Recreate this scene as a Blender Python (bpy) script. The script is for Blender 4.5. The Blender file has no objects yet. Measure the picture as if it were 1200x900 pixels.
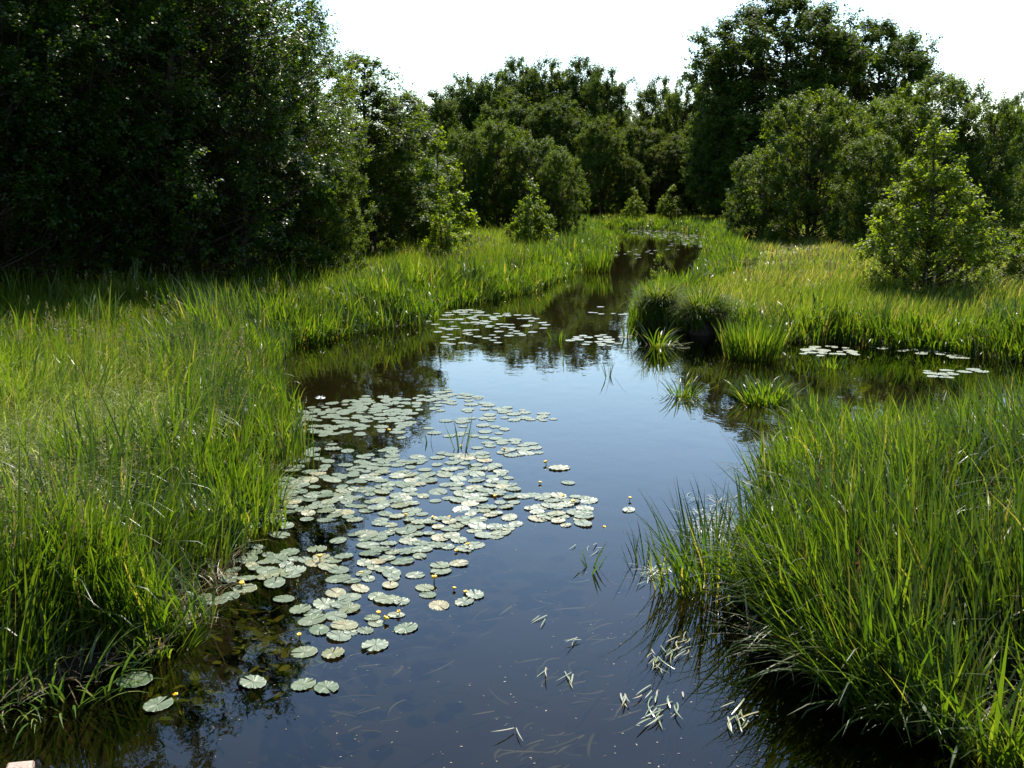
import bpy, math, random
import numpy as np
from mathutils import Vector, Matrix

S = bpy.context.scene
COL = S.collection
R = math.radians
rng = np.random.default_rng(7)

# ------------------------------------------------------------------ camera
CAM_H, PITCH, F = 3.6, R(10.8), 1178.0          # F in pixels of a 1200 wide frame
cam_d = bpy.data.cameras.new('camera')
cam_d.sensor_width = 36.0
cam_d.lens = 36.0 * F / 1200.0
cam_d.clip_end = 5000
cam = bpy.data.objects.new('camera', cam_d)
cam.location = (0, 0, CAM_H)
cam.rotation_euler = (R(90) - PITCH, 0, 0)
COL.objects.link(cam)
S.camera = cam

# ------------------------------------------------------------------ sky and sun
SUN_EL, SUN_AZ = R(52), R(14)                    # azimuth measured from +Y towards +X
w = bpy.data.worlds.new('World'); S.world = w
w.use_nodes = True
nt = w.node_tree
sky = nt.nodes.new('ShaderNodeTexSky')
sky.sky_type = 'NISHITA'; sky.sun_disc = False
sky.sun_elevation = SUN_EL; sky.sun_rotation = SUN_AZ
sky.air_density = 1.35; sky.dust_density = 0.2; sky.ozone_density = 3.6
bg = nt.nodes['Background']; bg.inputs['Strength'].default_value = 0.122
nt.links.new(sky.outputs[0], bg.inputs[0])
sun_d = bpy.data.lights.new('sun', 'SUN')
sun_d.energy = 5.0; sun_d.angle = R(0.5); sun_d.color = (1.0, 0.94, 0.82)
sun = bpy.data.objects.new('sun', sun_d); COL.objects.link(sun)
sdir = Vector((math.sin(SUN_AZ)*math.cos(SUN_EL), math.cos(SUN_AZ)*math.cos(SUN_EL), math.sin(SUN_EL)))
sun.rotation_euler = sdir.to_track_quat('Z', 'Y').to_euler()
S.view_settings.view_transform = 'Standard'
S.view_settings.look = 'None'
S.view_settings.exposure = 1.26
S.view_settings.gamma = 1.0
S.cycles.max_bounces = 8
S.cycles.transparent_max_bounces = 16
S.cycles.transmission_bounces = 4
S.cycles.sample_clamp_indirect = 4.0
S.cycles.caustics_reflective = False
S.cycles.caustics_refractive = False

# ------------------------------------------------------------------ picture to place
CP, SP = math.cos(PITCH), math.sin(PITCH)
def ray(u, v):
    cx = (u - 600.0)/F; cy = -(v - 450.0)/F
    return cx, CP + SP*cy, -SP + CP*cy
def P(u, v, z=0.0):
    dx, dy, dz = ray(u, v)
    t = (z - CAM_H)/dz
    return np.array((dx*t, dy*t, z))
def at(u, v, Y):
    dx, dy, dz = ray(u, v); t = Y/dy
    return np.array((dx*t, Y, CAM_H + dz*t))
def proj(p):
    p = np.asarray(p, float)
    x = p[:, 0]; y = p[:, 1]; z = p[:, 2] - CAM_H
    f = y*CP - z*SP; up = y*SP + z*CP
    f = np.maximum(f, 1e-3)
    return 600 + F*x/f, 450 - F*up/f

# ------------------------------------------------------------------ object helpers
def link(o, parent=None):
    COL.objects.link(o)
    if parent is not None: o.parent = parent
    return o
def tag(o, label=None, cat=None, group=None, kind=None):
    if label: o['label'] = label
    if cat: o['category'] = cat
    if group: o['group'] = group
    if kind: o['kind'] = kind
    return o
def mesh(name, V, Fq, attrs=None, smooth=True):
    V = np.ascontiguousarray(V, dtype=np.float32); Fq = np.ascontiguousarray(Fq, dtype=np.int32)
    me = bpy.data.meshes.new(name)
    n, k = Fq.shape
    me.vertices.add(len(V)); me.vertices.foreach_set('co', V.ravel())
    me.loops.add(n*k); me.loops.foreach_set('vertex_index', Fq.ravel())
    me.polygons.add(n); me.polygons.foreach_set('loop_start', np.arange(0, n*k, k, dtype=np.int32))
    me.polygons.foreach_set('loop_total', np.full(n, k, dtype=np.int32))
    me.polygons.foreach_set('use_smooth', np.full(n, bool(smooth)))
    for a, val in (attrs or {}).items():
        at_ = me.attributes.new(a, 'FLOAT', 'POINT')
        at_.data.foreach_set('value', np.ascontiguousarray(val, dtype=np.float32))
    me.update(calc_edges=True)
    return me
def obj(name, me, mat, parent=None):
    o = bpy.data.objects.new(name, me)
    if mat is not None and len(me.materials) == 0: me.materials.append(mat)
    return link(o, parent)
def empty(name, loc=(0, 0, 0)):
    o = bpy.data.objects.new(name, None); o.location = loc
    o.empty_display_size = .2
    return link(o)
def copy_tree(root):
    c = root.copy(); COL.objects.link(c)
    for ch in root.children:
        d = ch.copy(); COL.objects.link(d); d.parent = c
    return c

def tubes(paths, radii, sides=5):
    """paths (N,S,3), radii (N,S) -> verts, quads"""
    paths = np.asarray(paths, float); radii = np.asarray(radii, float)
    N, S_, _ = paths.shape
    d = np.gradient(paths, axis=1)
    d /= np.linalg.norm(d, axis=2, keepdims=True) + 1e-9
    ref = np.where(np.abs(d[..., 2:3]) > .9, np.array((1., 0, 0)), np.array((0, 0, 1.)))
    a = np.cross(d, ref); a /= np.linalg.norm(a, axis=2, keepdims=True) + 1e-9
    b = np.cross(d, a)
    ang = np.arange(sides)*2*math.pi/sides
    V = paths[:, :, None, :] + radii[:, :, None, None]*(a[:, :, None, :]*np.cos(ang)[None, None, :, None] + b[:, :, None, :]*np.sin(ang)[None, None, :, None])
    i = np.arange(N)[:, None, None]*S_*sides + np.arange(S_-1)[None, :, None]*sides + np.arange(sides)[None, None, :]
    j = np.arange(N)[:, None, None]*S_*sides + np.arange(S_-1)[None, :, None]*sides + ((np.arange(sides)+1) % sides)[None, None, :]
    Q = np.stack((i, j, j+sides, i+sides), -1).reshape(-1, 4)
    return V.reshape(-1, 3), Q

def join(*parts):
    Vs, Qs, n = [], [], 0
    for V, Q in parts:
        Vs.append(V); Qs.append(np.asarray(Q)+n); n += len(V)
    return np.concatenate(Vs), np.concatenate(Qs)

# ------------------------------------------------------------------ materials
def new_mat(name):
    m = bpy.data.materials.new(name); m.use_nodes = True
    t = m.node_tree; t.nodes.clear()
    out = t.nodes.new('ShaderNodeOutputMaterial')
    return m, t, out
def ramp(t, fac, stops):
    r = t.nodes.new('ShaderNodeValToRGB')
    e = r.color_ramp.elements
    e[0].position, e[0].color = stops[0][0], (*stops[0][1], 1)
    e[1].position, e[1].color = stops[1][0], (*stops[1][1], 1)
    for p_, c in stops[2:]:
        x = e.new(p_); x.color = (*c, 1)
    t.links.new(fac, r.inputs[0])
    return r.outputs[0]
def leaf_mat(name, stops, trans=0.45, tcol=(1.15, 1.15, .6), rough=.38, spec=.5, tipstops=None, tree_var=0.0):
    """leaf: reflection + light passing through; per-leaf colour from the 'rnd' attribute"""
    m, t, out = new_mat(name)
    a = t.nodes.new('ShaderNodeAttribute'); a.attribute_name = 'rnd'
    fac = a.outputs['Fac']
    if tree_var:
        oi = t.nodes.new('ShaderNodeObjectInfo')
        mm = t.nodes.new('ShaderNodeMath'); mm.operation = 'MULTIPLY_ADD'
        t.links.new(oi.outputs['Random'], mm.inputs[0]); mm.inputs[1].default_value = tree_var
        ms = t.nodes.new('ShaderNodeMath'); ms.operation = 'MULTIPLY'
        t.links.new(fac, ms.inputs[0]); ms.inputs[1].default_value = 1-tree_var
        t.links.new(ms.outputs[0], mm.inputs[2]); fac = mm.outputs[0]
    c = ramp(t, fac, stops)
    if tipstops:                                   # pale sheath at the foot of a blade, dry tip
        b = t.nodes.new('ShaderNodeAttribute'); b.attribute_name = 't'
        f = ramp(t, b.outputs['Fac'], tipstops)
        mx = t.nodes.new('ShaderNodeMix'); mx.data_type = 'RGBA'; mx.blend_type = 'MULTIPLY'
        mx.inputs[0].default_value = 1
        t.links.new(c, mx.inputs[6]); t.links.new(f, mx.inputs[7]); c = mx.outputs[2]
    p = t.nodes.new('ShaderNodeBsdfPrincipled')
    p.inputs['Roughness'].default_value = rough
    p.inputs['Specular IOR Level'].default_value = spec
    t.links.new(c, p.inputs['Base Color'])
    tr = t.nodes.new('ShaderNodeBsdfTranslucent')
    mt = t.nodes.new('ShaderNodeMix'); mt.data_type = 'RGBA'; mt.blend_type = 'MULTIPLY'; mt.inputs[0].default_value = 1
    t.links.new(c, mt.inputs[6]); mt.inputs[7].default_value = (*tcol, 1)
    t.links.new(mt.outputs[2], tr.inputs['Color'])
    mix = t.nodes.new('ShaderNodeMixShader'); mix.inputs[0].default_value = trans
    t.links.new(p.outputs[0], mix.inputs[1]); t.links.new(tr.outputs[0], mix.inputs[2])
    t.links.new(mix.outputs[0], out.inputs[0])
    return m
def plain(name, c1, c2, scale=8, rough=.8, spec=.3, bump=0):
    m, t, out = new_mat(name)
    p = t.nodes.new('ShaderNodeBsdfPrincipled')
    tc = t.nodes.new('ShaderNodeTexCoord')
    n = t.nodes.new('ShaderNodeTexNoise'); n.inputs['Scale'].default_value = scale; n.inputs['Detail'].default_value = 6
    t.links.new(tc.outputs['Object'], n.inputs['Vector'])
    t.links.new(ramp(t, n.outputs[0], [(.35, c1), (.65, c2)]), p.inputs['Base Color'])
    p.inputs['Roughness'].default_value = rough; p.inputs['Specular IOR Level'].default_value = spec
    if bump:
        b = t.nodes.new('ShaderNodeBump'); b.inputs['Strength'].default_value = bump; b.inputs['Distance'].default_value = .02
        t.links.new(n.outputs[0], b.inputs['Height']); t.links.new(b.outputs[0], p.inputs['Normal'])
    t.links.new(p.outputs[0], out.inputs[0])
    return m

M = {}
M['reed'] = leaf_mat('reed_leaf', [(0, (.018, .040, .004)), (.6, (.040, .071, .006)), (.96, (.070, .093, .011)), (1, (.16, .125, .05))],
                     trans=.52, tcol=(2.7, 2.6, .9), rough=.36, spec=.27, tipstops=[(0, (1.2, .9, .8)), (.3, (1, 1, 1)), (.9, (1, 1, 1)), (1, (1.2, 1., .9))])
M['grass'] = leaf_mat('meadow_grass', [(0, (.034, .064, .006)), (.55, (.066, .102, .010)), (.85, (.115, .135, .023)), (1, (.23, .19, .08))],
                      trans=.5, tcol=(2.0, 1.95, .9), rough=.38, spec=.27, tipstops=[(0, (1.1, .9, .8)), (.35, (1, 1, 1)), (.8, (1.05, 1, 1)), (1, (1.3, 1.15, 1.2))])
M['pale'] = leaf_mat('lodged_grass', [(0, (.07, .11, .02)), (.6, (.14, .185, .045)), (1, (.30, .31, .16))], trans=.4, tcol=(1.8, 1.8, .9), rough=.36, spec=.8)
M['sedge'] = leaf_mat('sedge_leaf', [(0, (.035, .075, .012)), (.6, (.07, .13, .02)), (1, (.16, .19, .06))], trans=.38, tcol=(1.4, 1.4, .7), rough=.3, spec=.55,
                      tipstops=[(0, (.9, .7, .55)), (.3, (1, 1, 1)), (.9, (1.1, 1.1, 1.1)), (1, (1.4, 1.4, 1.5))])
M['mop'] = leaf_mat('tussock_leaf', [(0, (.025, .05, .006)), (.6, (.055, .09, .01)), (1, (.15, .15, .05))], trans=.48, tcol=(2.2, 2.1, .7), rough=.55, spec=.08)
M['seed'] = leaf_mat('seed_head', [(0, (.15, .14, .06)), (1, (.27, .23, .12))], trans=.35, rough=.6, spec=.2)
M['litter'] = leaf_mat('dead_leaf', [(0, (.05, .035, .018)), (.6, (.13, .10, .05)), (1, (.32, .27, .17))], trans=.2, tcol=(1.2, 1.1, .9), rough=.5, spec=.3)
M['dock'] = leaf_mat('rusty_seed', [(0, (.12, .045, .02)), (1, (.22, .09, .04))], trans=.25, rough=.7, spec=.2)
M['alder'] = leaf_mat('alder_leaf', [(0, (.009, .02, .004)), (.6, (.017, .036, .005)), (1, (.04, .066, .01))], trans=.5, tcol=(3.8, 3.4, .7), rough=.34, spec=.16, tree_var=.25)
M['young'] = leaf_mat('young_leaf', [(0, (.06, .095, .007)), (.6, (.10, .14, .010)), (1, (.15, .185, .015))], trans=.62, tcol=(1.9, 1.85, .5), rough=.45, spec=.12, tree_var=.2)
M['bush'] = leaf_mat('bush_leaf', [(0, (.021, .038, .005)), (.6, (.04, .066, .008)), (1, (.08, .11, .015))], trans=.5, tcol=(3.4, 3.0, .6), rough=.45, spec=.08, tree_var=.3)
M['far'] = leaf_mat('wood_leaf', [(0, (.025, .043, .009)), (.6, (.042, .068, .012)), (1, (.072, .10, .02))], trans=.48, tcol=(2.9, 2.55, .7), rough=.6, spec=.05, tree_var=.35)
M['pine'] = leaf_mat('pine_needle', [(0, (.02, .042, .018)), (1, (.045, .075, .03))], trans=.2, rough=.5, spec=.3, tree_var=.2)
M['bark'] = plain('bark', (.022, .018, .013), (.055, .046, .034), 6, .95, .05)
M['pinebark'] = plain('pine_bark', (.10, .05, .03), (.16, .09, .055), 5, .9, .2)
M['stem'] = leaf_mat('green_stem', [(0, (.05, .09, .015)), (1, (.09, .14, .02))], trans=.1)
M['flower'] = plain('yellow_petal', (.72, .36, .01), (.80, .50, .02), 30, .4, .4)
M['white'] = plain('white_petal', (.72, .72, .68), (.8, .8, .76), 30, .45, .4)
M['stone'] = plain('weathered_stone', (.26, .18, .14), (.42, .31, .25), 40, .9, .2, .6)
M['strap'] = leaf_mat('floating_leaf', [(0, (.08, .11, .035)), (.6, (.15, .17, .08)), (1, (.27, .22, .13))], trans=.1, rough=.24, spec=.7)
M['weed'] = leaf_mat('water_weed', [(0, (.05, .075, .01)), (.6, (.13, .16, .02)), (1, (.24, .23, .04))], trans=.3, rough=.6, spec=.1)
M['ribbon'] = leaf_mat('drowned_ribbon', [(0, (.05, .045, .025)), (.6, (.10, .09, .05)), (1, (.2, .18, .12))], trans=.2, rough=.6, spec=.1)

def pad_material():
    m, t, out = new_mat('lily_pad')
    p = t.nodes.new('ShaderNodeBsdfPrincipled')
    oi = t.nodes.new('ShaderNodeObjectInfo')
    tc = t.nodes.new('ShaderNodeTexCoord')
    n = t.nodes.new('ShaderNodeTexNoise'); n.inputs['Scale'].default_value = 5; n.inputs['Detail'].default_value = 4
    t.links.new(tc.outputs['Object'], n.inputs['Vector'])
    add = t.nodes.new('ShaderNodeMath'); add.operation = 'MULTIPLY_ADD'
    t.links.new(oi.outputs['Random'], add.inputs[0]); add.inputs[1].default_value = .6
    ms = t.nodes.new('ShaderNodeMath'); ms.operation = 'MULTIPLY'; ms.inputs[1].default_value = .5
    t.links.new(n.outputs[0], ms.inputs[0]); t.links.new(ms.outputs[0], add.inputs[2])
    t.links.new(ramp(t, add.outputs[0], [(.1, (.03, .052, .017)), (.5, (.05, .077, .03)), (.75, (.09, .10, .036)), (.93, (.22, .16, .06))]), p.inputs['Base Color'])
    p.inputs['Roughness'].default_value = .44
    p.inputs['Specular IOR Level'].default_value = .5
    # radial veins
    a = t.nodes.new('ShaderNodeAttribute'); a.attribute_name = 'vein'
    b = t.nodes.new('ShaderNodeBump'); b.inputs['Strength'].default_value = .5; b.inputs['Distance'].default_value = .004
    t.links.new(a.outputs['Fac'], b.inputs['Height']); t.links.new(b.outputs[0], p.inputs['Normal'])
    t.links.new(p.outputs[0], out.inputs[0])
    return m
M['pad'] = pad_material()

def water_material():
    m, t, out = new_mat('stream_water')
    fr = t.nodes.new('ShaderNodeFresnel'); fr.inputs['IOR'].default_value = 1.34
    tr = t.nodes.new('ShaderNodeBsdfTransparent'); tr.inputs[0].default_value = (.42, .40, .26, 1)
    gl = t.nodes.new('ShaderNodeBsdfGlossy'); gl.inputs['Roughness'].default_value = .012
    gl.inputs['Color'].default_value = (1, 1, 1, 1)
    tc = t.nodes.new('ShaderNodeTexCoord')
    mp = t.nodes.new('ShaderNodeMapping'); mp.inputs['Scale'].default_value = (1.2, .8, 1)
    t.links.new(tc.outputs['Object'], mp.inputs[0])
    n = t.nodes.new('ShaderNodeTexNoise'); n.inputs['Scale'].default_value = 2.2; n.inputs['Detail'].default_value = 3
    t.links.new(mp.outputs[0], n.inputs['Vector'])
    b = t.nodes.new('ShaderNodeBump'); b.inputs['Strength'].default_value = .05; b.inputs['Distance'].default_value = .05
    t.links.new(n.outputs[0], b.inputs['Height'])
    t.links.new(b.outputs[0], gl.inputs['Normal']); t.links.new(b.outputs[0], fr.inputs['Normal'])
    mix = t.nodes.new('ShaderNodeMixShader')
    t.links.new(fr.outputs[0], mix.inputs[0]); t.links.new(tr.outputs[0], mix.inputs[1]); t.links.new(gl.outputs[0], mix.inputs[2])
    t.links.new(mix.outputs[0], out.inputs[0])
    return m
M['water'] = water_material()

def ground_material():
    m, t, out = new_mat('marsh_ground')
    p = t.nodes.new('ShaderNodeBsdfPrincipled'); p.inputs['Roughness'].default_value = .95; p.inputs['Specular IOR Level'].default_value = .1
    g = t.nodes.new('ShaderNodeNewGeometry')
    n = t.nodes.new('ShaderNodeTexNoise'); n.inputs['Scale'].default_value = 1.3; n.inputs['Detail'].default_value = 8
    t.links.new(g.outputs['Position'], n.inputs['Vector'])
    land = ramp(t, n.outputs[0], [(.35, (.025, .03, .01)), (.55, (.045, .055, .016)), (.75, (.08, .075, .03))])
    mud = ramp(t, n.outputs[0], [(.3, (.014, .011, .007)), (.7, (.03, .024, .015))])
    sx = t.nodes.new('ShaderNodeSeparateXYZ'); t.links.new(g.outputs['Position'], sx.inputs[0])
    mr = t.nodes.new('ShaderNodeMapRange'); mr.inputs[1].default_value = .08; mr.inputs[2].default_value = .3
    t.links.new(sx.outputs['Z'], mr.inputs[0])
    mx = t.nodes.new('ShaderNodeMix'); mx.data_type = 'RGBA'
    t.links.new(mr.outputs[0], mx.inputs[0]); t.links.new(mud, mx.inputs[6]); t.links.new(land, mx.inputs[7])
    t.links.new(mx.outputs[2], p.inputs['Base Color']); t.links.new(p.outputs[0], out.inputs[0])
    return m
M['ground'] = ground_material()

# ------------------------------------------------------------------ the stream outline (waterline traced on the z = 0 plane)
left_px = [(-140, 1100), (-110, 900), (-30, 832), (60, 802), (150, 772), (210, 722), (262, 652), (298, 602), (318, 545), (322, 505), (308, 462), (306, 430),
           (330, 407), (420, 388), (492, 379), (512, 362), (560, 353), (620, 341), (672, 318), (708, 298), (720, 286), (712, 278), (694, 271)]
far_px = [(700, 266), (765, 269), (832, 276)]
right_px = [(830, 296), (828, 322), (815, 342), (788, 349), (757, 354), (748, 380), (766, 386), (850, 391), (880, 400), (960, 400), (1020, 404), (1110, 411), (1180, 422), (1290, 430),
            (1330, 470), (1180, 525), (1100, 540), (1000, 538), (935, 514), (912, 530), (905, 565), (898, 610), (890, 655), (884, 700), (896, 738), (930, 768),
            (978, 794), (1030, 822), (1100, 846), (1180, 862), (1290, 868), (1420, 890), (1700, 1100)]
POLY = np.array([P(u, v)[:2] for u, v in left_px + far_px + right_px])
POLY = np.concatenate((POLY, np.array([(8.0, -8.0), (-4.0, -8.0)])))
def sdist(x, y):
    """signed distance to the waterline, positive on land"""
    x = np.asarray(x, float).ravel(); y = np.asarray(y, float).ravel()
    out = np.empty(len(x))
    A = POLY; B = np.roll(POLY, -1, 0); E = B - A; L2 = (E**2).sum(1)
    for s in range(0, len(x), 20000):
        px, py = x[s:s+20000, None], y[s:s+20000, None]
        t_ = np.clip(((px-A[:, 0])*E[:, 0] + (py-A[:, 1])*E[:, 1])/L2, 0, 1)
        d = np.sqrt(((px-A[:, 0]-t_*E[:, 0])**2 + (py-A[:, 1]-t_*E[:, 1])**2).min(1))
        c = ((A[:, 1] > py) != (B[:, 1] > py)) & (px < E[:, 0]*(py-A[:, 1])/(E[:, 1]+1e-12) + A[:, 0])
        out[s:s+20000] = np.where(c.sum(1) % 2 == 1, -d, d)
    return out
def vnoise(x, y, s, seed=0):
    """smooth value noise 0..1"""
    r = np.random.default_rng(seed); T = r.random((64, 64))
    x = np.asarray(x)/s + 1000; y = np.asarray(y)/s + 1000
    xi = np.floor(x).astype(int); yi = np.floor(y).astype(int)
    fx = x-xi; fy = y-yi; fx = fx*fx*(3-2*fx); fy = fy*fy*(3-2*fy)
    g = lambda a, b: T[a % 64, b % 64]
    return (g(xi, yi)*(1-fx)+g(xi+1, yi)*fx)*(1-fy) + (g(xi, yi+1)*(1-fx)+g(xi+1, yi+1)*fx)*fy
def ss(a, b, x):
    t_ = np.clip((x-a)/(b-a), 0, 1); return t_*t_*(3-2*t_)
def height(x, y, sd=None):
    x = np.asarray(x, float); y = np.asarray(y, float)
    if sd is None: sd = sdist(x, y).reshape(x.shape)
    land = .12*ss(0, .35, sd) + .33*ss(.2, 7, sd) + .22*(vnoise(x, y, 2.3, 3)-.5)*ss(.3, 2, sd) + .5*ss(40, 120, sd)
    bed = -.75*ss(0, 1.6, -sd) - .03
    return np.where(sd > 0, land, bed) 

# ground: one sheet out to the horizon, denser near the stream
gx = np.concatenate((-np.geomspace(1500, 45, 22)[:-1], np.arange(-45, 45, .4), np.geomspace(45, 1500, 22)))
gy = np.concatenate((np.arange(-12, 62, .4), np.geomspace(62, 140, 60), np.geomspace(145, 2500, 20)))
gy = np.concatenate((np.array([-300., -100, -40, -20]), gy))
GX, GY = np.meshgrid(gx, gy)
GZ = height(GX.ravel(), GY.ravel())
nx, ny = len(gx), len(gy)
i = (np.arange(ny-1)[:, None]*nx + np.arange(nx-1)[None, :]).ravel()
ground = obj('ground', mesh('ground', np.stack((GX.ravel(), GY.ravel(), GZ), 1), np.stack((i, i+1, i+nx+1, i+nx), 1)), M['ground'])
tag(ground, kind='structure')
# water sheet: follows the stream outline, runs a little under the banks
wx = np.arange(-20, 30.01, 1.0); wy = np.arange(-8, 112.01, 1.0)
WX, WY = np.meshgrid(wx, wy); nx, ny = len(wx), len(wy)
i = (np.arange(ny-1)[:, None]*nx + np.arange(nx-1)[None, :]).ravel()
Q = np.stack((i, i+1, i+nx+1, i+nx), 1)
sdv = sdist(WX, WY); keep = (sdv[Q].min(1) < 0.0)
V = np.stack((WX.ravel(), WY.ravel(), 0*WX.ravel()), 1)
water = obj('stream_water', mesh('stream_water', V, Q[keep]), M['water'])
tag(water, kind='structure')

# ------------------------------------------------------------------ blades of grass and reed
def blades(base, h, w, lean_az, th0, th1, face_az=None, S_=4, rnd=None, kind='reed', twist=.5, yaw=None):
    """each blade an arc bending from th0 (at the foot) by th1 (to the tip) towards lean_az"""
    N = len(base)
    t_ = np.linspace(0, 1, S_+1)
    th = th0[:, None] + th1[:, None]*t_[None, :]**1.3
    mid = .5*(th[:, 1:] + th[:, :-1])
    seg = (h/S_)[:, None]
    if yaw is None: yaw = .35*rng.standard_normal(N)
    az_t = lean_az[:, None] + yaw[:, None]*(t_[1:]-.5/S_)[None, :]
    z1 = np.zeros((N, 1))
    latx = np.concatenate((z1, np.cumsum(np.sin(mid)*seg*np.cos(az_t), 1)), 1)
    laty = np.concatenate((z1, np.cumsum(np.sin(mid)*seg*np.sin(az_t), 1)), 1)
    up = np.concatenate((np.zeros((N, 1)), np.cumsum(np.cos(mid)*seg, 1)), 1)
    cen = base[:, None, :] + np.stack((latx, laty, up), 2)
    if face_az is None: face_az = rng.random(N)*2*math.pi
    wd = np.stack((np.cos(face_az), np.sin(face_az), np.zeros(N)), 1)
    perp = np.stack((-np.sin(lean_az), np.cos(lean_az), np.zeros(N)), 1)
    wd = wd*twist + perp*(1-twist)*np.where((wd*perp).sum(1) < 0, -1, 1)[:, None]
    wd /= np.linalg.norm(wd, axis=1, keepdims=True)
    if kind == 'reed': prof = np.array([.75 if x < .05 else min(1, (1-x)*2.6+.05) for x in t_])
    else: prof = np.array([min(1, (1-x)*1.6+.06) for x in t_])
    off = wd[:, None, :]*(w[:, None]*prof[None, :]*.5)[..., None]
    V = np.stack((cen-off, cen+off), 2).reshape(-1, 3)
    i = (np.arange(N)[:, None]*(S_+1)*2 + np.arange(S_)[None, :]*2).ravel()
    Q = np.stack((i, i+1, i+3, i+2), 1)
    if rnd is None: rnd = rng.random(N)
    return V, Q, np.repeat(rnd, (S_+1)*2), np.tile(np.repeat(t_, 2), N)
class Grass:
    def __init__(s): s.p = []; s.n = 0
    def add(s, *a, **k):
        V, Q, r, t_ = blades(*a, **k); s.p.append((V, Q+s.n, r, t_)); s.n += len(V); return s
    def build(s, name, mat, parent=None):
        V, Q, r, t_ = (np.concatenate(x) for x in zip(*s.p))
        return obj(name, mesh(name, V, Q, {'rnd': r, 't': t_}), mat, parent)
def U(a, b, n): return a + (b-a)*rng.random(n)

def polar(n, r0, r1, k, az=39):
    """points on the ground with density falling as r^-k"""
    u = rng.random(n)
    e = 2-k
    r = (r0**e + u*(r1**e-r0**e))**(1/e) if abs(e) > 1e-6 else r0*(r1/r0)**u
    a = R(az)*(2*rng.random(n)-1)
    return r*np.sin(a), r*np.cos(a), r

NB = 1400000
X, Y, RR = polar(NB, 5.0, 150, 1.4)
sd = sdist(X, Y)
k = sd > -.25 + 1.0*(vnoise(X, Y, .8, 15)-.4)*(RR < 17) - .12*rng.random(len(X))
X, Y, RR, sd = X[k], Y[k], RR[k], sd[k]
# lie of the land: reeds along the water, finer meadow grass behind
reedw = 1.2 + 1.2*vnoise(X, Y, 3, 11) + np.where((X > 1.5) & (Y < 17.5), 30, 0) + np.where((X < 0) & (Y < 16), -.3, 0) + np.where((X < 0) & (Y < 8.5), 2, 0)
reedw = np.where((X > 2) & (Y > 24) & (Y < 40), .8, reedw)
patch = vnoise(X, Y, 1.1, 5)
is_reed = sd < reedw*(.75+.5*vnoise(X, Y, .9, 21))
is_reed |= (X < 0) & (Y < 34) & (rng.random(len(X)) < .5*ss(.45, .8, vnoise(X, Y, 1.0, 27)))
Z = height(X, Y, sd)
cl = vnoise(X, Y, .55, 9)                     # clumping
# thin patches
cl2 = vnoise(X, Y, .22*np.maximum(1, RR/14), 19)
keep = rng.random(len(X)) < np.where(is_reed, np.clip(-.05+1.6*(cl-.15)*(.2+1.3*cl2)+.45*ss(12, 20, RR), 0, .85)*np.where((X > 1.2) & (Y < 17), 1.18, .95), np.clip(.35 + 1.1*cl, 0, 1))
# below the dark left wood the grass thins out
PL = P(110, 530, .6); in_l = ((X-PL[0])/1.9)**2+((Y-PL[1])/2.6)**2 < .6+.8*vnoise(X, Y, 1.2, 87)
keep &= ~(in_l & (rng.random(len(X)) < .5))
woodedge = (Y > 27 + .25*np.abs(X+8)) & (X < -6.0) & (Y < 60)
keep &= ~(woodedge & (rng.random(len(X)) < .75))
X, Y, RR, sd, is_reed, Z, cl, woodedge = (a[keep] for a in (X, Y, RR, sd, is_reed, Z, cl, woodedge))
wid = np.maximum(1, RR/13)
def az_from(vx, vy, spread, n): return math.atan2(vy, vx) + spread*rng.standard_normal(n)
# reeds
m_ = is_reed; n = m_.sum()
edge = ss(0, 1.2, sd[m_])
hh = (.72 + .42*edge)*(.42+.83*rng.random(n))*(.75+.5*vnoise(X[m_], Y[m_], 1.1, 31))
hh = np.where((X[m_] > 1.5) & (Y[m_] < 17), hh*(1.22-.38*ss(9.5, 13.5, Y[m_])), hh)
g = Grass()
b = np.stack((X[m_], Y[m_], np.maximum(Z[m_], -.05)-.03), 1)
bent = rng.random(n)
th1 = np.where(bent < .58, U(.05, .6, n), np.where(bent < .92, U(.5, 1.7, n), U(1.6, 2.7, n)))
laz = 9*vnoise(X[m_], Y[m_], 1.3, 33)+.9*rng.standard_normal(n)
thz = .03+.42*vnoise(X[m_], Y[m_], .7, 35)*rng.random(n)
rim = (sd[m_] < .5) & (X[m_] > 1.2) & (Y[m_] < 17) & (rng.random(n) < .45)       # rim blades lean out over the water
laz = np.where(rim, math.pi+.35+.6*rng.standard_normal(n), laz); thz = np.where(rim, thz+.6*rng.random(n), thz)
g.add(b, hh, np.where(rng.random(n) < .25, U(.006, .012, n), U(.012, .028, n))*wid[m_]**.7, laz, thz, th1, S_=5)
LEFT = None
reeds = g.build('reed_bed', M['reed'])
tag(reeds, 'upright bright green reed and flag leaves growing along both banks', 'reeds', kind='stuff')
# meadow
m_ = ~is_reed; n = m_.sum()
g = Grass()
b = np.stack((X[m_], Y[m_], Z[m_]-.02), 1)
hh = (.42 + .5*rng.random(n)**1.5)*(.55+.55*vnoise(X[m_], Y[m_], 2.6, 41)+.55*vnoise(X[m_], Y[m_], .7, 43))
hh = np.where((X[m_] > 3) & (Y[m_] > 24), hh*.72, hh)
lod = vnoise(X[m_], Y[m_], 1.9, 51)
th1 = U(.2, .9, n) + 1.3*ss(.5, .75, lod)
dry = np.clip(rng.random(n)*.8 + .35*(vnoise(X[m_], Y[m_], 5, 61)-.3) + np.where(X[m_] > 6, .12, 0), 0, 1)
g.add(b, hh, np.where(rng.random(n) < .3, U(.011, .018, n), U(.005, .010, n))*wid[m_]**.85, az_from(.75, -.65, 1.1, n), U(0, .25, n), th1, S_=3, rnd=dry, kind='grass')
meadow = g.build('meadow_grass', M['grass'])
tag(meadow, 'fine yellow green meadow grass covering the marshy ground behind the reeds', 'grass', kind='stuff')
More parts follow.
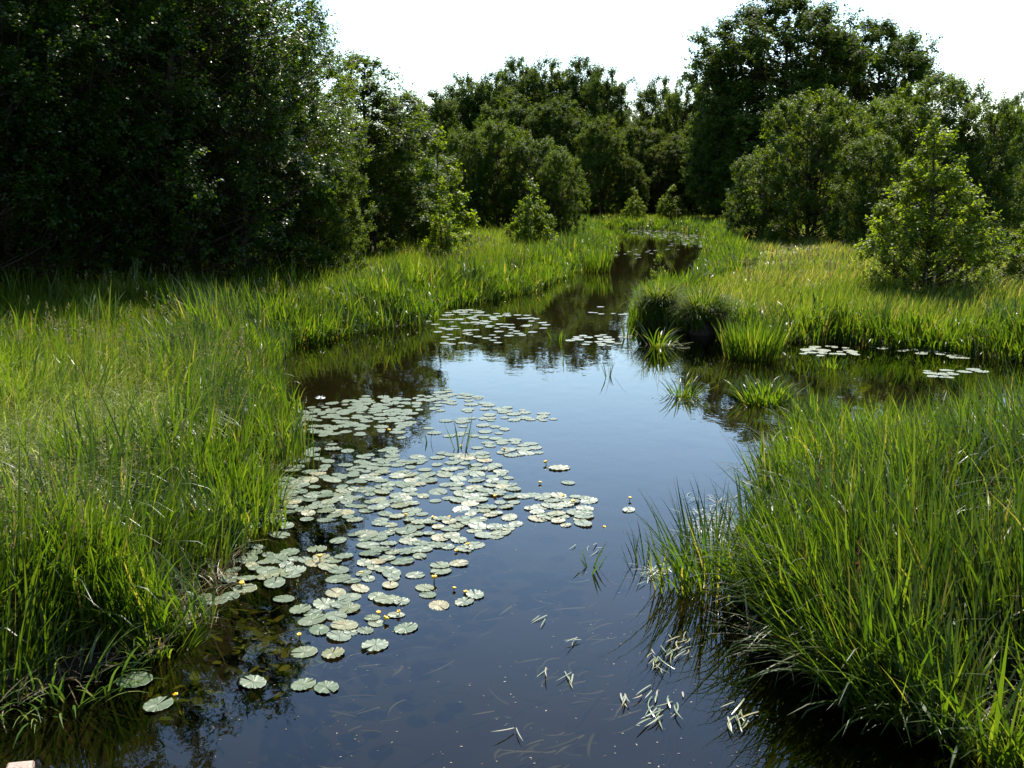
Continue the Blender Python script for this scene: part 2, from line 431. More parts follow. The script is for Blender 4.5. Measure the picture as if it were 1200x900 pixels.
# lodged pale grass on the left bank
g = Grass()
for (u, v, ru, rv, n) in ((120, 470, 110, 34, 1500), (70, 560, 90, 60, 800), (200, 480, 90, 26, 900), (30, 520, 60, 60, 800), (240, 440, 70, 20, 450)):
    a = rng.standard_normal((n, 2))*.55
    pts = np.array([P(u-50+ru*a0, v-8+rv*a1, .7) for a0, a1 in a])
    k = sdist(pts[:, 0], pts[:, 1]) > .9; pts = pts[k]; n = len(pts)
    pts[:, 2] = height(pts[:, 0], pts[:, 1])
    g.add(pts, U(1.0, 1.4, n), U(.012, .021, n), az_from(.85, -.5, .4, n), U(.0, .3, n), U(1.5, 2.4, n), S_=7, kind='grass', twist=.25)
lodged = g.build('lodged_grass', M['pale'])
tag(lodged, 'pale shining grass flattened by the wind on the left bank', 'grass', kind='stuff')

# dead leaves and litter at the foot of the reeds, ragged where they meet the water
X3, Y3, R3 = polar(60000, 5.5, 45, 1.3); s3 = sdist(X3, Y3)
k = (s3 > -.32*vnoise(X3, Y3, .7, 23)-.02) & (s3 < .55); X3, Y3, R3, s3 = X3[k], Y3[k], R3[k], s3[k]; n = len(X3)
b = np.stack((X3, Y3, np.maximum(height(X3, Y3, s3), 0)+.01+.05*rng.random(n)), 1)
o = Grass().add(b, U(.12, .5, n), U(.006, .014, n)*np.maximum(1, R3/14)**.7, U(0, 6.283, n), U(.5, 1.5, n), U(.1, .8, n), S_=4, yaw=.8*rng.standard_normal(n)).build('dead_leaf_litter', M['litter'])
tag(o, 'brown dead leaves lying at the foot of the reeds along the waterline', 'dead leaves', kind='stuff')
n = 420
q = np.array([P(u, v)[:2] for u, v in zip(U(250, 900, n), 480+420*rng.random(n)**.8)]); q = q[sdist(q[:, 0], q[:, 1]) < -.1]; n = len(q)
o = Grass().add(np.column_stack((q, np.full(n, .003))), U(.006, .022, n), U(.003, .009, n), U(0, 6.283, n), U(1.45, 1.56, n), U(0, .1, n), S_=2, twist=0).build('floating_debris', M['litter'])
tag(o, 'tiny pale specks of plant debris floating on the open water', 'debris', kind='stuff')

# seed heads of the grasses
def seed_heads(pts, hgt, name, mat, n_sp=14, size=.026, spread=.055, length=.18):
    n = len(pts)
    az = U(0, 6.28, n); lean = U(.05, .3, n)
    top = pts + np.stack((np.cos(az)*np.sin(lean)*hgt, np.sin(az)*np.sin(lean)*hgt, np.cos(lean)*hgt), 1)
    tt = np.linspace(0, 1, 4)[None, :, None]
    path = pts[:, None, :]*(1-tt) + top[:, None, :]*tt
    path[:, 1:3, 2] += .02
    wsc = np.maximum(1, np.linalg.norm(pts, axis=1)/14)
    V1, Q1 = tubes(path, np.tile(np.array([.0022, .002, .0016, .001]), (n, 1))*wsc[:, None], 3)
    d = rng.standard_normal((n, n_sp, 3)); d /= np.linalg.norm(d, axis=2, keepdims=True)
    along = rng.random((n, n_sp))
    c = top[:, None, :] - np.array((0, 0, 1))*(along*length)[..., None] + d*(spread*(.3+.9*along)*rng.random((n, n_sp)))[..., None]
    c = c.reshape(-1, 3); sz = np.repeat(size*wsc, n_sp)*U(.6, 1.2, len(c))
    a = rng.standard_normal((len(c), 3)); a[:, 2] += 1.2; a /= np.linalg.norm(a, axis=1, keepdims=True)
    s2 = np.cross(a, rng.standard_normal((len(c), 3))); s2 /= np.linalg.norm(s2, axis=1, keepdims=True)
    V2 = np.stack((c-a*sz[:, None]*.6, c+s2*sz[:, None]*.28, c+a*sz[:, None]*.6, c-s2*sz[:, None]*.28), 1).reshape(-1, 3)
    Q2 = np.arange(len(V2)).reshape(-1, 4)
    V, Q = join((V1, Q1), (V2, Q2))
    return obj(name, mesh(name, V, Q, {'rnd': rng.random(len(V))}), mat)
X2, Y2, R2 = polar(6500, 6, 60, 1.3)
s2 = sdist(X2, Y2); nz = vnoise(X2, Y2, 2.2, 71)
k = (s2 > .7) & (rng.random(len(X2)) < ss(.45, .75, nz)) & (X2 < 14)
k &= ~((X2 > 1.5) & (Y2 < 18) & (rng.random(len(X2)) < .6))
pts = np.stack((X2[k], Y2[k], height(X2[k], Y2[k])), 1)
ex = []
for (u, v, ru, rv, n) in ((270, 420, 90, 30, 230), (120, 400, 120, 14, 130), (200, 560, 160, 60, 110), (60, 620, 90, 60, 90), (330, 400, 60, 14, 160)):
    for a0, a1 in rng.standard_normal((n, 2))*.6:
        q = P(u+a0*ru, v+45+a1*rv, .3)
        ex.append(q)
ex = np.array(ex); ex = ex[sdist(ex[:, 0], ex[:, 1]) > .35]; ex[:, 2] = height(ex[:, 0], ex[:, 1])
pts = np.concatenate((pts, ex))
sh = seed_heads(pts, U(.75, 1.15, len(pts)), 'grass_seed_heads', M['seed'])
tag(sh, 'buff coloured feathery grass panicles standing above the meadow and reeds', 'seed heads', kind='stuff')
# rusty dock spikes in the right foreground reeds
DOCKS = [(1192, 560, 1.25), (1085, 640, 1.15), (1128, 600, 1.2), (965, 600, 1.1), (1012, 690, 1.0), (960, 500, .9), (1180, 655, 1.1), (1075, 520, .95)]
for q_, (u, v, hg) in enumerate(DOCKS):
    p_ = P(u, v+60, .25); p_[2] = height(p_[0:1], p_[1:2])[0]
    o = seed_heads(np.zeros((1, 3)), np.array([hg]), 'dock_spike', M['dock'], 90, .022, .03, .55)
    o.location = p_
    tag(o, 'tall rusty brown dock seed spike standing among the near right reeds', 'dock spike', 'rusty dock spikes in the near right reeds')

# ------------------------------------------------------------------ tussocks and clumps standing in the water
def clump(name, u, v, rad, n, h, w, spread, bend, mat, label, cat, seed=0, group=None, z=0.0, S_=6, twist=.4, water=True):
    p_ = P(u, v, z)
    a = U(0, 6.283, n); r = rad*np.sqrt(rng.random(n))
    b = np.stack((r*np.cos(a), r*np.sin(a), np.full(n, -.08)), 1)
    laz = a + .5*rng.standard_normal(n)
    f = (r/rad)
    o = Grass().add(b, h*U(.55, 1.1, n), w*U(.7, 1.3, n), laz, spread*f*U(.4, 1.1, n)+U(0, .12, n), bend*U(.2, 1.2, n), S_=S_, twist=twist).build(name, mat)
    o.location = p_
    return tag(o, label, cat, group)
def tussock(u, v, rad, ht, n, label):
    root = empty('sedge_tussock', P(u, v, 0)); tag(root, label, 'sedge tussock')
    # rooted mound
    m_ = 14; th = np.linspace(0, 2*math.pi, m_, endpoint=False); lv = np.array([0, .35, .7, .92, 1.0]); rr = np.array([1, .95, .75, .4, .02])
    V = np.array([(rad*.62*rr[i]*math.cos(t_)*(1+.12*math.sin(3*t_+i)), rad*.62*rr[i]*math.sin(t_)*(1+.12*math.sin(3*t_+i)), -.15+lv[i]*(ht*.5)) for i in range(5) for t_ in th])
    Q = np.array([(i*m_+j, i*m_+(j+1) % m_, (i+1)*m_+(j+1) % m_, (i+1)*m_+j) for i in range(4) for j in range(m_)])
    obj('root_mound', mesh('root_mound', V, Q), M['mud'], root)
    # several tufts of different height share the mound
    nt_ = 9; ta = U(0, 6.283, nt_); tr_ = rad*.62*np.sqrt(rng.random(nt_)); k = rng.integers(nt_, size=n)
    hk = U(.7, 1.12, nt_)[k]
    a = U(0, 6.283, n); q = .16*np.sqrt(rng.random(n))
    x, y = tr_[k]*np.cos(ta[k])+q*np.cos(a), tr_[k]*np.sin(ta[k])+q*np.sin(a)
    b = np.stack((x, y, ht*.42*np.clip(1-(np.hypot(x, y)/(rad*.9))**2, .1, 1)), 1)
    out = np.arctan2(y, x)+.8*rng.standard_normal(n)
    Grass().add(b, U(.55, 1.2, n)*ht*hk*.9, U(.012, .034, n), out, U(.0, .5, n), np.where(rng.random(n) < .25, U(.3, 1.2, n), U(1.2, 2.8, n)), S_=8, kind='grass', twist=.3).build('leaf_mop', M['mop'], root)
    return root
M['mud'] = plain('peaty_root', (.02, .015, .01), (.045, .034, .02), 12, .95, .1)
tussock(772, 384, .55, 1.2, 1300, 'dark arching sedge tussock at the corner of the bank, nearer the channel, beside its twin')
tussock(823, 391, .6, 1.12, 1400, 'dark drooping sedge tussock between its twin at the bank corner and the bright reed clump')
clump('reed_clump', 882, 418, .62, 520, .95, .026, .25, .45, M['reed'], 'dense bright green reed clump standing in the water in front of the right tussock', 'reed clump')
clump('reed_clump', 897, 470, .42, 240, .62, .024, .7, .9, M['reed'], 'low spreading reed clump in open water off the tip of the near right bank', 'reed clump')
clump('reed_clump', 800, 463, .22, 60, .6, .022, 1.0, .9, M['reed'], 'small splayed reed tuft alone in open water, reflected in the blue sky', 'reed clump')
clump('reed_clump', 772, 405, .25, 34, .85, .03, 1.1, 1.1, M['reed'], 'sprawling half fallen reed tuft in the channel just below the dark tussocks', 'reed clump')
clump('reed_clump', 541, 527, .09, 9, .55, .018, .35, .25, M['sedge'], 'few dark upright leaves poking up among the lily pads in midstream', 'reed clump')
clump('reed_clump', 501, 517, .04, 3, .28, .02, .2, .2, M['sedge'], 'short dark pair of leaf stubs among lily pads beside the taller dark leaves', 'reed clump')
clump('reed_clump', 692, 668, .07, 9, .36, .018, .9, .5, M['sedge'], 'tiny tuft of dark leaves alone in open water below the small pad group', 'reed clump')
clump('reed_clump', 713, 442, .10, 7, .55, .014, .5, .5, M['sedge'], 'thin wispy dark stems rising from the blue water in mid channel', 'reed clump')
clump('reed_clump', 735, 395, .10, 26, .75, .02, .2, .3, M['reed'], 'narrow upright reed tuft among the pads left of the dark tussocks', 'reed clump')
clump('reed_clump', 655, 398, .16, 26, .4, .022, .4, .5, M['reed'], 'short green reed tuft beside fallen leaves in the middle of the far channel', 'reed clump')
clump('reed_clump', 836, 690, .34, 170, 1.05, .015, .45, .8, M['reed'], 'tall loose reed clump leaning over the water at the edge of the near right bank', 'reed clump')
clump('reed_clump', 765, 668, .26, 22, .5, .013, .5, .5, M['reed'], 'sparse low tuft of thin leaves beside the floating leaf mat, farthest out', 'reed clump')
clump('reed_clump', 792, 690, .2, 34, .8, .014, .45, .6, M['reed'], 'loose tuft of leaves between the sparse outer tuft and the tall reed clump', 'reed clump')
clump('reed_clump', 660, 425, .05, 4, .3, .014, .5, .5, M['sedge'], 'single thin stem standing in blue water above the lily pads', 'reed clump')
clump('reed_clump', 975, 430, .25, 60, .4, .022, .5, .6, M['reed'], 'small reed tuft beside the pale pads in the right side bay', 'reed clump')
clump('reed_clump', 700, 318, .6, 240, 1.2, .035, .2, .3, M['reed'], 'bright upright reed clump on the left bank where the far channel narrows', 'reed clump')
# bright wet sedge overhanging the near left corner
clump('reed_clump', 60, 800, .55, 170, .62, .016, .9, 1.3, M['sedge'], 'dark arching sedge clump with glossy leaves at the near left water edge', 'reed clump')
clump('reed_clump', 180, 758, .3, 130, .5, .013, .7, 1.0, M['reed'], 'yellowish ragged reed clump at the corner of the near left bank', 'reed clump')

# ------------------------------------------------------------------ lily pads
def pad_mesh(seed):
    r = np.random.default_rng(seed)
    n = 40; notch = R(2.5 + 6*r.random()**2)
    th = np.linspace(notch, 2*math.pi-notch, n)
    rings = [.04, .35, .7, .93, 1.0]
    lob = 1 + .05*np.cos(th) + .03*r.standard_normal()*np.cos(2*th+r.random()*6) + .012*r.standard_normal(n)
    asp = .78 + .12*r.random()
    ph = r.random()*6; fr_ = r.integers(11, 16); amp = .018+.026*r.random()
    V = []
    for k, q in enumerate(rings):
        edge_ = max(0, (q-.6)/.4)
        z = .010 + .012*edge_*edge_*(.35+.65*r.random()) + amp*edge_**2*np.sin(fr_*th+ph+.5*np.sin(3*th)) + .01*np.sin(2*th+ph)*q
        V.append(np.stack((q*lob*np.cos(th), q*lob*asp*np.sin(th), z), 1))
    tight = V[-1].copy(); tight[:, 2] -= .012; V.append(tight*np.array((.985, .985, 1)))   # turned-down rim
    V = np.concatenate(V)*.5
    Q = [(k*n+j, k*n+j+1, (k+1)*n+j+1, (k+1)*n+j) for k in range(len(rings)) for j in range(n-1)]
    vein = np.tile(np.abs(np.sin(th*9)), len(rings)+1)
    return mesh('lily_pad', V, np.array(Q), {'vein': vein})
PADS = [pad_mesh(100+k) for k in range(10)]
for pm in PADS: pm.materials.append(M['pad'])
npads = 0
QUEUE = []
def add_pad(x, y, d, label, group=None, tilt=.04, z=.004, pm=None, lab_q=True):
    global npads
    if lab_q: QUEUE.append((d/(x*x+y*y), x, y, d, label, group)); return
    o = bpy.data.objects.new('lily_pad', PADS[rng.integers(len(PADS))] if pm is None else pm)
    o.location = (x, y, z + .008*rng.random()); o.scale = (d, d, d*(.8+.5*rng.random()))
    o.rotation_euler = (tilt*rng.standard_normal(), tilt*rng.standard_normal(), rng.random()*6.283)
    COL.objects.link(o); tag(o, label, 'lily pad', group); npads += 1
    return o
def inpoly(pts, poly):
    poly = np.asarray(poly, float); A = poly; B = np.roll(poly, -1, 0)
    px, py = pts[:, 0:1], pts[:, 1:2]
    c = ((A[:, 1] > py) != (B[:, 1] > py)) & (px < (B[:, 0]-A[:, 0])*(py-A[:, 1])/(B[:, 1]-A[:, 1]+1e-12)+A[:, 0])
    return c.sum(1) % 2 == 1
def scatter(poly_px, n, dmin, taken, thin=None):
    W = np.array([P(u, v)[:2] for u, v in poly_px]); lo, hi = W.min(0), W.max(0)
    out = []
    for _ in range(n*60):
        if len(out) >= n: break
        q = lo + (hi-lo)*rng.random(2)
        if not inpoly(q[None], W)[0]: continue
        if thin is not None and rng.random() > thin(q[0], q[1]): continue
        d = .14 + .12*rng.random()
        if any((q[0]-a)**2+(q[1]-b)**2 < (dmin*(d+e)*.5)**2 for a, b, e in taken): continue
        taken.append((q[0], q[1], d)); out.append((q[0], q[1], d))
    return out
taken = []
NEAR = [(158, 798, .29, 'oval green lily pad nearest the left bank corner, alone on dark water'),
        (185, 827, .24, 'notched green lily pad lowest in the dark water below the left bank'),
        (297, 801, .22, 'dull lily pad half sunk over the submerged yellow weed'),
        (355, 803, .21, 'curled lily pad, left one of the pair floating nearest below the raft'),
        (382, 806, .21, 'folded lily pad with an upturned edge, right one of the nearest pair'),
        (357, 765, .22, 'lily pad with a ragged rim, left one of the two just below the raft'),
        (390, 767, .22, 'round scalloped lily pad, right one of the two just below the raft'),
        (475, 737, .23, 'single round lily pad detached at the lower tip of the raft'),
        (440, 757, .25, 'round lily pad at the lowest point of the crowded raft'),
        (333, 703, .20, 'small round lily pad standing apart in dark water left of the raft'),
        (655, 549, .30, 'broad pale lily pad under a yellow bud at the right rim of the raft'),
        (666, 566, .20, 'small lily pad alone right of the raft, above the little pad group'),
        (737, 598, .18, 'lone small pad in open blue water under a short bud')]
for u, v, d, lab in NEAR:
    q = P(u, v); add_pad(q[0], q[1], d, lab, lab_q=False); taken.append((q[0], q[1], d))
RAFT = [[(348, 480), (430, 464), (478, 466), (480, 500), (460, 540), (560, 525), (600, 560), (604, 600), (608, 622), (560, 640), (575, 662), (540, 668), (505, 690), (562, 696), (560, 708),
         (500, 718), (478, 728), (455, 740), (440, 765), (405, 752), (372, 745), (350, 715), (395, 690), (380, 660), (330, 690), (268, 700), (212, 748), (200, 738), (262, 668), (300, 612), (332, 560), (344, 515)],
        [(470, 470), (520, 456), (560, 462), (600, 480), (620, 500), (560, 515), (500, 510)],
        [(560, 505), (630, 522), (636, 532), (580, 536)],
        [(610, 580), (650, 577), (692, 582), (703, 606), (668, 627), (625, 606)],
        [(610, 478), (652, 486), (655, 494), (610, 500)]]
thinf = lambda x, y: 1.0 if vnoise(x, y, .8, 77) > .3 else .15
for ip, (poly, n) in enumerate(zip(RAFT, (500, 72, 20, 30, 9))):
    lab = ('pale grey green lily pad, one of many crowding the large raft in midstream', 'lily pads of the large raft') if ip != 3 else \
          ('pale lily pad in the small tight group right of the large raft', 'lily pads of the small right group')
    for x, y, d in scatter(poly, n, .56 if ip != 3 else .48, taken, thinf if ip == 0 else None):
        add_pad(x, y, d, *lab)
for x, y, d in scatter([(478, 386), (500, 374), (540, 362), (600, 366), (640, 371), (646, 382), (604, 398), (585, 404), (520, 404), (520, 390)], 90, .62, taken):
    add_pad(x, y, d*1.15, 'small shining lily pad in the patch below the far left reed bank', 'lily pads of the far patch')
# the remaining, smaller pads far up the channel and in the bay: one mass
Vs, Qs, vn, n0 = [], [], [], 0
QUEUE.sort(key=lambda a: -a[0])
cut = 300-npads
for a in QUEUE[:cut]: add_pad(*a[1:4], a[4], a[5], lab_q=False)
REST = [[a[1:4] for a in QUEUE[cut:]]] if len(QUEUE) > cut else []
print('queue', len(QUEUE), 'rest', [len(a) for a in REST])
for poly, n in [(a, 0) for a in REST] + list( (([(660, 400), (690, 389), (735, 392), (742, 402), (700, 407)], 26), ([(515, 372), (540, 362), (640, 371), (640, 380)], 22), ([(682, 366), (720, 355), (745, 358), (745, 368), (690, 371)], 10),
                ([(726, 269), (770, 270), (826, 276), (824, 290), (770, 288), (800, 284), (750, 277)], 150), ([(715, 296), (760, 288), (800, 292), (770, 300), (720, 306)], 14),
                ([(930, 409), (960, 405), (1005, 408), (1010, 416), (940, 418)], 26), ([(1010, 405), (1110, 412), (1150, 424), (1040, 410)], 20), ([(1075, 434), (1155, 432), (1150, 440), (1095, 445)], 16))):
    for x, y, d in (scatter(poly, n, .62, []) if n else poly):
        pm = PADS[rng.integers(len(PADS))]; c = np.empty(len(pm.vertices)*3, np.float32); pm.vertices.foreach_get('co', c); c = c.reshape(-1, 3)
        a = rng.random()*6.283; d *= 1.2
        c2 = np.stack((c[:, 0]*math.cos(a)-c[:, 1]*math.sin(a), c[:, 0]*math.sin(a)+c[:, 1]*math.cos(a), c[:, 2]), 1)*(d if n else d/1.2) + np.array((x, y, .006))
        f = np.empty(len(pm.polygons)*4, np.int32); pm.polygons.foreach_get('vertices', f)
        Vs.append(c2); Qs.append(f.reshape(-1, 4)+n0); n0 += len(c2); vn.append(np.zeros(len(c2)))
fp = obj('far_lily_pads', mesh('far_lily_pads', np.concatenate(Vs), np.concatenate(Qs), {'vein': np.concatenate(vn)}), M['pad'])
tag(fp, 'smallest and farthest pale lily pads, up the channel, in the bay and between larger pads', 'lily pads', kind='stuff')

# ------------------------------------------------------------------ flowers
def flower_proto():
    root = empty('water_lily_flower')
    path = np.array([[(0.01, 0, -.25), (0, 0, -.1), (0, .004, 0), (0, 0, .07)]])
    V, Q = tubes(path, np.array([[.007, .007, .0065, .006]]), 6)
    obj('stalk', mesh('stalk', V, Q, {'rnd': np.full(len(V), .3)}), M['stem'], root)
    prof = [(0, .0), (.016, .002), (.027, .014), (.030, .026), (.025, .037), (.018, .034), (.004, .026)]
    n = 20; V, Q = [], []
    for i, (r_, z) in enumerate(prof):
        for j in range(n):
            t_ = j*2*math.pi/n; q = r_*(1+.10*math.cos(5*t_)*(i/6))
            V.append((q*math.cos(t_), q*math.sin(t_), .066+z+(.005*math.cos(5*t_) if i in (3, 4) else 0)))
    for i in range(len(prof)-1):
        for j in range(n): Q.append((i*n+j, i*n+(j+1) % n, (i+1)*n+(j+1) % n, (i+1)*n+j))
    obj('petal_cup', mesh('petal_cup', np.array(V), np.array(Q)), M['flower'], root)
    return root
FL = [(455, 502), (542, 518), (570, 543), (591, 524), (641, 539), (633, 561), (662, 575), (673, 582), (582, 576), (425, 566), (507, 601), (528, 599), (474, 602),
      (536, 639), (551, 635), (509, 675), (531, 684), (546, 687), (423, 664), (375, 652), (469, 712), (448, 721), (351, 738), (282, 680), (443, 711), (207, 803), (707, 610), (738, 580)]
FLAB = {(469, 712): 'tall yellow water lily flower with a dark stalk at the lower tip of the raft', (207, 803): 'low yellow water lily flower on dark water near the left bank corner',
        (738, 580): 'yellow water lily bud on a thick stalk in open blue water', (707, 610): 'orange water lily bud at the right tip of the small pad group'}
f0 = flower_proto()
for i_, (u, v) in enumerate(FL):
    o = f0 if i_ == 0 else copy_tree(f0)
    q = P(u, v, .07); low = (u, v) == (207, 803)
    s = .52+.33*rng.random()
    o.location = (q[0], q[1], -.055 if low else -.045+.05*rng.random()); o.scale = (s*1.1, s*1.1, s)
    o.rotation_euler = (R(14)*rng.standard_normal(), R(14)*rng.standard_normal(), rng.random()*6)
    tag(o, FLAB.get((u, v), 'yellow water lily flower on a short stalk above the large pad raft'), 'water lily flower', 'yellow water lily flowers')
    if (u, v) in FLAB: del o['group']
wf = empty('white_water_lily', P(376, 470, .0)); tag(wf, 'single white water lily at the far left edge of the pad raft', 'water lily flower')
V, Q, n0 = [], [], 0
for ring, (cnt, tilt, ln) in enumerate(((8, .35, .09), (7, .8, .08), (5, 1.2, .06))):
    for j in range(cnt):
        a = j*2*math.pi/cnt+ring*.4; ca, sa = math.cos(a), math.sin(a)
        for (t_, wd) in ((0, .2), (.5, 1), (1, .1)):
            for s in (-1, 1):
                rr = .012+ln*t_*math.cos(tilt); zz = .03+ln*t_*math.sin(tilt)
                V.append((rr*ca-s*sa*.018*wd, rr*sa+s*ca*.018*wd, zz))
        for k in (0, 2): Q.append((n0+k, n0+k+1, n0+k+3, n0+k+2))
        n0 += 6
obj('petals', mesh('petals', np.array(V), np.array(Q)), M['white'], wf)
V, Q = tubes(np.array([[(0, 0, .03), (0, 0, .045), (0, 0, .06)]]), np.array([[.016, .02, .012]]), 10)
obj('yellow_centre', mesh('yellow_centre', V, Q), M['flower'], wf)

# ------------------------------------------------------------------ floating strap leaves and drowned weed
def straps(name, u, v, n, ru, rv, label, group=None, ln=(.09, .24), az=-1.9, spread=.3, w=(.007, .014), z=.006, mat='strap'):
    c = P(u, v)
    pts = np.array([P(u+ru*a, v+rv*b)-c for a, b in rng.standard_normal((n, 2))*.6])
    pts[:, 2] = z + .02*rng.random(n)
    o = Grass().add(pts, U(*ln, n), U(*w, n), az+spread*rng.standard_normal(n), U(1.35, 1.58, n), U(0, .25, n), S_=6, twist=0, yaw=.45*rng.standard_normal(n)).build(name, M[mat])
    o.location = (c[0], c[1], 0)
    return tag(o, label, 'floating leaves', group, 'stuff' if name.endswith('mat') else None)
ST = [(700, 640, 5, 14, 6, 'few dry leaf shreds floating round the tiny dark tuft'), (772, 770, 16, 14, 12, 'pale bundle of floating strap leaves below the tall reed clump'),
      (772, 828, 22, 18, 16, 'large bright bundle of floating strap leaves nearest the camera'), (866, 838, 14, 18, 12, 'bright fan of floating strap leaves over the dark reed reflections'),
      (800, 752, 14, 22, 14, 'scattered floating strap leaves under the edge of the tall reed clump'), (640, 786, 2, 4, 3, 'two narrow leaves floating alone in open water'), (680, 752, 3, 4, 4, 'three short leaves joined and floating in open water'),
      (636, 724, 3, 4, 4, 'pale crossed pair of leaves floating in open water, uppermost of the loose ones'), (666, 788, 4, 8, 4, 'slim bright floating leaves beside a brown snail shell'), (603, 857, 2, 4, 3, 'short bright leaf floating lowest in open water'),
      (735, 820, 5, 10, 10, 'curved floating leaves left of the large bright bundle')]
for u, v, n, ru, rv, lab in ST:
    straps('floating_leaves', u, v, n, ru, rv, lab)
for (u, v, n, ru, rv) in ((835, 615, 260, 26, 24),):
    straps('floating_leaf_mat', u, v, n, ru, rv, 'glaring pale mat of fallen leaves floating behind the tall reed clump', None, (.08, .22), 0, 2.0)
straps('floating_leaf_mat', 768, 672, 46, 22, 8, 'thin broken mat of dead leaves under the sparse outer tuft', None, (.06, .18), 0, 2.0)
straps('floating_leaf_mat', 915, 742, 60, 45, 22, 'dead leaf litter on the dark water at the foot of the near right reeds', None, (.1, .25), -.6, 1.2)
straps('floating_leaf_mat', 790, 466, 26, 16, 5, 'small mat of dead leaves under the splayed tuft in open water', None, (.08, .2), 0, 2.0)
straps('floating_leaf_mat', 790, 406, 40, 18, 3, 'bleached leaf litter floating at the sprawling tuft below the tussocks', None, (.1, .3), 0, 2.0, w=(.02, .03))
# drowned ribbons
pts = np.array([P(u, v)[:2] for u, v in zip(U(395, 760, 300), U(640, 890, 300))])
cl_ = vnoise(pts[:, 0], pts[:, 1], .45, 91); pts = pts[cl_ > .5]
n = len(pts)
b = np.column_stack((pts, U(-.22, -.06, n)))
sw = Grass().add(b, U(.14, .38, n), U(.012, .026, n), az_from(-.75, -.55, .4, n), U(1.4, 1.65, n), U(-.2, .3, n), S_=6, twist=0, yaw=.9*rng.standard_normal(n)).build('drowned_ribbon_weed', M['ribbon'])
tag(sw, 'faint brownish ribbon leaves trailing under the surface of the open water', 'water weed', kind='stuff')
# yellow green drowned lily leaves in the shade of the left bank
pts = np.concatenate([np.array([P(u+ru*a, v+rv*b_, -.1) for a, b_ in rng.standard_normal((n, 2))*.55]) for u, v, ru, rv, n in
                      ((300, 735, 60, 22, 90), (215, 800, 60, 8, 26), (320, 765, 40, 20, 40), (180, 812, 40, 10, 10), (350, 780, 30, 20, 20))])
pts[:, 2] = U(-.3, -.08, len(pts)); n = len(pts)
ly = Grass().add(pts, U(.08, .2, n), U(.03, .09, n), U(0, 6.283, n), U(1.0, 1.8, n), U(-.5, .7, n), S_=4, kind='reed', twist=.1).build('drowned_lily_leaves', M['weed'])
tag(ly, 'yellow green drowned lily leaves glowing under the dark water', 'water weed', kind='stuff')

